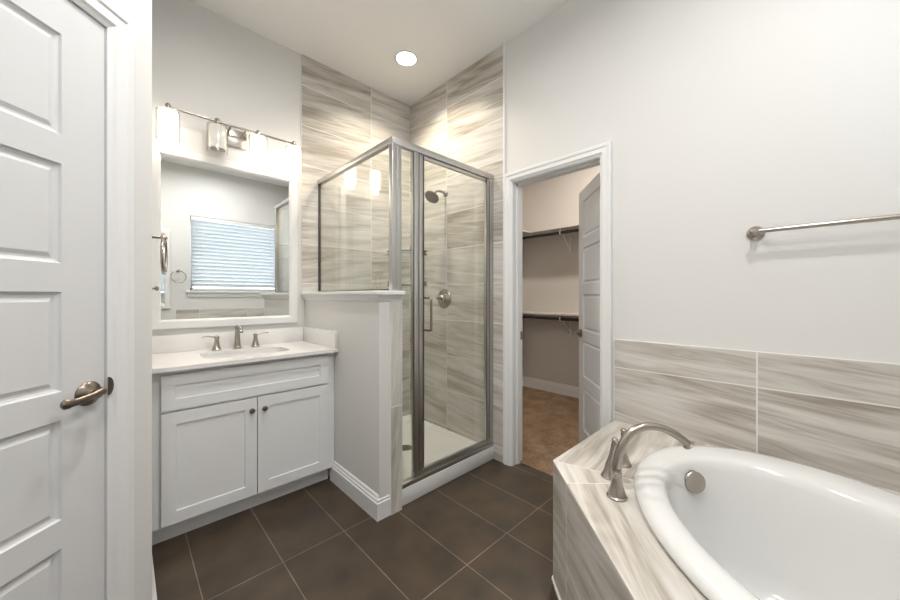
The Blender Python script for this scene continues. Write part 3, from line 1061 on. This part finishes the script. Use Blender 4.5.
for z, lab in ((1.628, 'upper clear glass corner shelf in the shower'), (1.318, 'lower clear glass corner shelf in the shower, nearer the valve')):
    g = thing('corner_shelf', lab, 'glass shelf', (TX, YB - 0.01, z), 'glass shelves in the shower corner')
    bm = B()
    c0 = (TX - 0.001, YB - 0.0115)
    L = 0.262
    poly = [c0] + [(c0[0] - L * math.cos(a), c0[1] - L * math.sin(a)) for a in [PI / 2 * i / 16 for i in range(17)]]
    prism(bm, poly, z, z + 0.009)
    bm.normal_update()
    for fc in bm.faces: fc.material_index = 0 if abs(fc.normal.z) > 0.5 else 1
    obj('shelf_plate', bm, ['shelf_glass', 'shelf_edge'], g)
    for q in ((c0[0] - 0.245, c0[1], (0, -1, 0)), (c0[0], c0[1] - 0.245, (-1, 0, 0))):
        bm = B()
        dz = -0.022 if z > 1.5 else 0.031
        lathe(bm, [(0.0115, 0.0), (0.0115, 0.004), (0.0075, 0.008), (0.0075, 0.024), (0.010, 0.028), (0, 0.029)], axis_mx((q[0], q[1], z + dz), q[2]), 16)
        w0 = Vector((q[0], q[1], 0)) + Vector(q[2]) * 0.016
        box(bm, w0.x - 0.006, w0.x + 0.006, w0.y - 0.006, w0.y + 0.006, min(z + dz, z), max(z + dz, z + 0.009))
        obj('bracket', bm, 'bronze', g)

# ================================================================== LIGHTS IN THE CEILING
def downlight(x, y, label, watts, col=(1.0, 0.985, 0.97), spread=170):
    t = thing('recessed_light', label, 'ceiling light', (x, y, ZC))
    bm = B()
    lathe(bm, [(0.092, ZC - 0.0005), (0.092, ZC - 0.006), (0.080, ZC - 0.008), (0.074, ZC - 0.004), (0.074, ZC - 0.0005)], Matrix.Translation((x, y, 0)), 40, False)
    obj('trim_ring', bm, 'plastic', t)
    bm = B()
    lathe(bm, [(0.0, ZC - 0.003), (0.074, ZC - 0.003), (0.074, ZC - 0.001), (0, ZC - 0.001)], Matrix.Translation((x, y, 0)), 40)
    obj('lens', bm, 'lens', t)
    ld = bpy.data.lights.new('downlight_lamp', 'AREA')
    ld.shape = 'DISK'
    ld.size = 0.14
    ld.spread = math.radians(spread)
    ld.energy = watts
    ld.color = col
    lo = bpy.data.objects.new('downlight_lamp', ld)
    COL.objects.link(lo)
    lo.location = (x, y, ZC - 0.012)
downlight(1.590, 2.150, 'recessed round ceiling light shining over the shower', SHOWER_W, (1.0, 0.88, 0.71), 125)
downlight(0.50, 1.30, 'added unseen recessed ceiling light brightening the vanity wall', DOWN_W)  # lamp added out of view to brighten the back wall and half wall
downlight(-0.15, 0.10, 'recessed round ceiling light behind the viewpoint near the angled wall', DOWN_W)
downlight(0.95, -0.05, 'recessed round ceiling light over the bathtub', DOWN_W)
downlight(3.05, 1.35, 'recessed round ceiling light inside the closet', CLOSET_W, (1.0, 0.91, 0.81))

# ================================================================== TUB
DC = (1.335, 0.752)                              # deck corner nearest the closet door
DL = (DC[0] - 0.0, DC[1])
t0 = DC[1] - YR - (XR - DC[0])                  # length of the angled front along each axis
DE = (DC[0] - t0, DC[1] - t0)                    # far end of the angled front
DR = (XR - 0.001, DC[1])
poly = [DC, DE, (DE[0], YR + 0.001), (XR - 0.001, YR + 0.001), DR]
dk = thing('tub_deck', 'stone tiled angled deck built around the corner bathtub', 'tub surround', (1.4, 0.0, 0))
bm = B()
uvl = bm.loops.layers.uv.new('UVMap')
UC, VC0, TA, TB = 0.90, 1.060, 0.662, 0.490     # tub ellipse: u along (1,1), v along (1,-1)
def uv2xy(u, v_): return ((u + v_) * R2, (u - v_) * R2)
TCX, TCY = uv2xy(UC, VC0)
def tub_r(t):
    a = t - PI / 4                               # angle from the u axis; +a turns towards -v
    aa, bb = TA - 0.03, TB - 0.03
    return 1.0 / math.sqrt((math.cos(a) / aa) ** 2 + (math.sin(a) / bb) ** 2)
_i, vo = ring_mesh(bm, (TCX, TCY), tub_r, poly, DECK, 128)
lowv = [bm.verts.new((v_.co.x, v_.co.y, DECK - 0.005)) for v_ in vo]
edge_faces = [bm.faces.new((vo[i], vo[(i + 1) % len(vo)], lowv[(i + 1) % len(vo)], lowv[i])) for i in range(len(vo))]
# joints: lines square to the angled front, and one from the deck corner
fd = Vector((-R2, -R2))
fn = Vector((-R2, R2))                           # out of the angled front
def cut(pt, nrm):
    for s_ in (-0.0016, 0.0016):
        p_ = Vector(pt) + Vector(nrm) * s_
        bmesh.ops.bisect_plane(bm, geom=list(bm.verts) + list(bm.edges) + list(bm.faces), plane_co=(p_.x, p_.y, 0), plane_no=(nrm[0], nrm[1], 0))
J = [0.18, 0.785, 1.39]
joints = []
for q in J:
    pt = Vector(DC) + fd * q
    joints.append((pt, fd, None))
miter = Vector((0.26, -0.965)).normalized()
joints.append((Vector(DC), Vector((miter.y, -miter.x)), 'corner'))
for pt, nrm, _ in joints: cut(pt, nrm)
bm.normal_update()
for fc in bm.faces:
    cpt = fc.calc_center_median().to_2d()
    u_, v_ = (cpt.x + cpt.y) * R2, (cpt.x - cpt.y) * R2
    s_ = (cpt - Vector(DC)).dot(fd)
    region = sum(1 for q in J if s_ > q)
    side = (cpt - Vector(DC)).dot(joints[-1][1])
    g_ = False
    for pt, nrm, kk in joints:
        dd = (cpt - pt).dot(nrm)
        if abs(dd) < 0.0016:
            if kk is None and (v_ < VC0 or nrm is None): g_ = True
            if kk == 'corner' and s_ < 0.18: g_ = True
    fc.material_index = 0 if g_ or abs(fc.normal.z) < 0.5 else 1
    back = s_ < 0.18 and side < 0
    for lp in fc.loops:
        x_, y_ = lp.vert.co.x, lp.vert.co.y
        if back: lp[uvl].uv = (x_ + 7.3, y_ + 3.1)
        else: lp[uvl].uv = ((x_ + y_) * R2 + 11.7 * region, (x_ - y_) * R2 + 5.3 * region + 1.7)
obj('deck_top', bm, ['grout', 'tile'], dk, flat=True)
bm = B()
box(bm, DC[0] + 0.002, XR - 0.001, DC[1] - 0.06, DC[1] - 0.011, 0, DECK - 0.006)
mF = frame(DC, (-R2, -R2), (-R2, R2))
Lf = t0 / R2
box(bm, 0.01, Lf, -0.06, -0.011, 0, DECK - 0.006, mF)
obj('deck_core', bm, 'grout', dk)
bm = B()
cells = []
for a, b in ((0.0, 0.18), (0.18, 0.785), (0.785, 1.39), (1.39, Lf)):
    if b - a > 0.01:
        cells += [rect(a, b, 0.0, 0.205), rect(a, b, 0.205, DECK - 0.0052)]
tile_panel(bm, mF @ Matrix.Translation((0, -0.0105, 0)), cells)
obj('front_tile', bm, ['grout', 'tile'], dk, recalc=False, flat=True)
bm = B()
mE = frame((0, DC[1]), (1, 0), (0, 1))
cells = []
for a, b in ((DC[0], 1.62), (1.62, XR - 0.001)): cells += [rect(a, b, 0.0, 0.205), rect(a, b, 0.205, DECK - 0.0052)]
tile_panel(bm, mE @ Matrix.Translation((0, -0.0105, 0)), cells)
obj('end_tile', bm, ['grout', 'tile'], dk, recalc=False, flat=True)
bm = B()
box(bm, 0.0, Lf, 0.0, 0.006, 0.0, 0.012, mF)
box(bm, DC[0], 1.99, 0.0, 0.006, 0.0, 0.012, mE)
obj('base_caulk', bm, 'trim', dk)

tb = thing('bathtub', 'white oval drop-in bathtub with rolled rim in the tiled deck', 'bathtub', (TCX, TCY, DECK))
def ell(a, b, vc, z, uc=UC, n=96):
    out = []
    for i in range(n):
        t = 2 * PI * i / n
        x_, y_ = uv2xy(uc + a * math.cos(t), vc + b * math.sin(t))
        out.append((x_, y_, z))
    return out
RG = [(0.625, 0.455, 1.060, 0.450), (0.625, 0.455, 1.060, 0.5145), (0.656, 0.484, 1.060, 0.5165), (0.664, 0.492, 1.060, 0.527), (0.664, 0.492, 1.060, 0.538), (0.656, 0.484, 1.059, 0.549),
      (0.640, 0.469, 1.056, 0.557), (0.612, 0.443, 1.047, 0.561), (0.570, 0.405, 1.032, 0.561), (0.545, 0.382, 1.024, 0.558), (0.527, 0.366, 1.020, 0.552), (0.515, 0.355, 1.018, 0.540),
      (0.505, 0.347, 1.017, 0.515), (0.490, 0.335, 1.015, 0.44), (0.465, 0.315, 1.012, 0.32), (0.435, 0.290, 1.010, 0.20), (0.41, 0.266, 1.01, 0.15), (0.36, 0.222, 1.01, 0.118), (0.25, 0.14, 1.01, 0.108), (0.08, 0.05, 1.01, 0.104)]
bm = B()
loft(bm, [ell(*r) for r in RG], False, True)
sh = obj('tub_shell', bm, 'acrylic', tb, sharp=60)
bm = B()
om = axis_mx((*uv2xy(1.394, 0.940), 0.480), (-R2 * 0.99, -R2 * 0.99, 0.14))
lathe(bm, [(0.040, 0.0), (0.040, 0.010), (0.036, 0.013), (0.036, 0.018), (0.041, 0.019), (0.041, 0.028), (0.038, 0.031), (0, 0.032)], om, 36)
obj('overflow_cover', bm, 'nickel', tb)
bm = B()
lathe(bm, [(0.035, 0.1085), (0.035, 0.112), (0.02, 0.116), (0, 0.116)], Matrix.Translation((*uv2xy(1.10, 1.0), 0.002)), 24)
obj('drain', bm, 'nickel', tb)

tf = thing('tub_faucet', 'brushed nickel arched tub filler with two levers on the deck', 'faucet', (1.38, 0.50, DECK))
su, sv = 1.212, 0.562
bx, by = uv2xy(su, sv)
bm = B()
lathe(bm, [(0.034, 0.0), (0.034, 0.005), (0.030, 0.009), (0.029, 0.014), (0.0215, 0.035), (0.0165, 0.062), (0.0155, 0.075), (0.0155, 0.10), (0, 0.10)], Matrix.Translation((bx, by, DECK)), 30)
arch = [(0.0, 0.06), (0.0, 0.105), (0.012, 0.165), (0.045, 0.222), (0.095, 0.247), (0.150, 0.244), (0.200, 0.222), (0.237, 0.195), (0.249, 0.182)]
pts = smooth_path([(*uv2xy(su, sv + a), DECK + z) for a, z in arch], 5)
n = len(pts)
tube(bm, pts, [0.0150 - 0.0025 * i / n for i in range(n - 3)] + [0.0145, 0.0175, 0.0180], 18)
spt = obj('spout', bm, 'nickel', tf)
bm = B()
px, py = uv2xy(su - 0.014, sv - 0.006)
box(bm, -0.013, 0.013, -0.013, 0.013, 0, 0.022, Matrix.Translation((px, py, DECK + 0.075)) @ Matrix.Rotation(PI / 4, 4, 'Z'), 0.003)
obj('diverter', bm, 'nickel', spt)
for hu, hv, lean in ((1.345, 0.592, 0.025), (1.440, 0.697, 0.0)):
    hx, hy = uv2xy(hu, hv)
    lx, ly = hx + lean * 0.722, hy - lean * 0.692
    bm = B()
    lathe(bm, [(0.029, 0.0), (0.029, 0.005), (0.026, 0.009), (0.018, 0.026), (0.0125, 0.046), (0.011, 0.052), (0, 0.052)], Matrix.Translation((hx, hy, DECK)), 24)
    hh = obj('handle', bm, 'nickel', tf)
    bm = B()
    pts = smooth_path([(hx, hy, DECK + 0.045), (hx + (lx - hx) * 0.4, hy + (ly - hy) * 0.4, DECK + 0.08), (lx, ly, DECK + 0.132)], 4)
    tube(bm, pts, [0.0125, 0.0115, 0.0105, 0.010, 0.0095, 0.0095, 0.0105, 0.012, 0.0125], 14)
    lathe(bm, [(0, 0), (0.010, 0.0), (0.0125, 0.008), (0.012, 0.015), (0.007, 0.021), (0, 0.023)], Matrix.Translation((lx, ly, DECK + 0.131)), 16)
    obj('lever', bm, 'nickel', hh)

# ================================================================== TOWEL BAR
tbz, tby0, tby1 = 1.498, 0.153, -0.464
tw = thing('towel_bar', 'long brushed nickel towel bar above the bathtub', 'towel bar', (XR, tby0, tbz))
bm = B()
tube(bm, [(XR - 0.066, tby0 + 0.012, tbz), (XR - 0.066, tby1 - 0.012, tbz)], 0.0095, 18)
obj('bar', bm, 'nickel', tw)
for y in (tby0, tby1):
    bm = B()
    lathe(bm, [(0.031, 0.0005), (0.031, 0.006), (0.026, 0.012), (0.016, 0.018), (0.012, 0.026), (0.0115, 0.050), (0.016, 0.056), (0.0175, 0.066), (0.016, 0.076), (0.009, 0.082), (0, 0.083)], axis_mx((XR, y, tbz), (-1, 0, 0)), 28)
    obj('post', bm, 'nickel', tw)

# ================================================================== CLOSET STORAGE
for z, lab, rl in ((2.005, 'upper white closet shelf along the beige wall', 'upper dark closet rod hung below the top shelf'), (1.000, 'lower white closet shelf at waist height', 'lower dark closet rod hung below the waist-high shelf')):
    s = thing('closet_shelf', lab, 'shelf', (CX - 0.15, 1.6, z), 'closet shelves')
    bm = B()
    box(bm, CX - 0.30, CX - 0.001, 0.201, 2.659, z, z + 0.018)
    if z > 1.5: box(bm, 2.35, CX - 0.301, 2.36, 2.659, z, z + 0.018)
    obj('shelf_board', bm, 'closet_wall', s)
    bm = B()
    box(bm, CX - 0.019, CX - 0.001, 0.201, 2.659, z - 0.075, z - 0.0005)
    obj('cleat', bm, 'closet_wall', s)
    for y in (0.9, 1.97):
        bm = B()
        box(bm, CX - 0.27, CX - 0.02, y - 0.008, y + 0.008, z - 0.012, z - 0.0005)
        tube(bm, [(CX - 0.26, y, z - 0.015), (CX - 0.022, y, z - 0.24)], 0.007, 8)
        box(bm, CX - 0.030, CX - 0.0195, y - 0.010, y + 0.010, z - 0.26, z - 0.076)
        tube(bm, smooth_path([(CX - 0.262, y, z - 0.01), (CX - 0.285, y, z - 0.03), (CX - 0.283, y, z - 0.062), (CX - 0.262, y, z - 0.068)], 4), 0.006, 8)
        obj('bracket', bm, 'plastic', s)
    bm = B()
    tube(bm, [(CX - 0.262, 0.201, z - 0.045), (CX - 0.262, 2.659, z - 0.045)], 0.0165, 14)
    obj('closet_rod', bm, 'rod', None, rl, 'closet rod', 'dark closet rods')
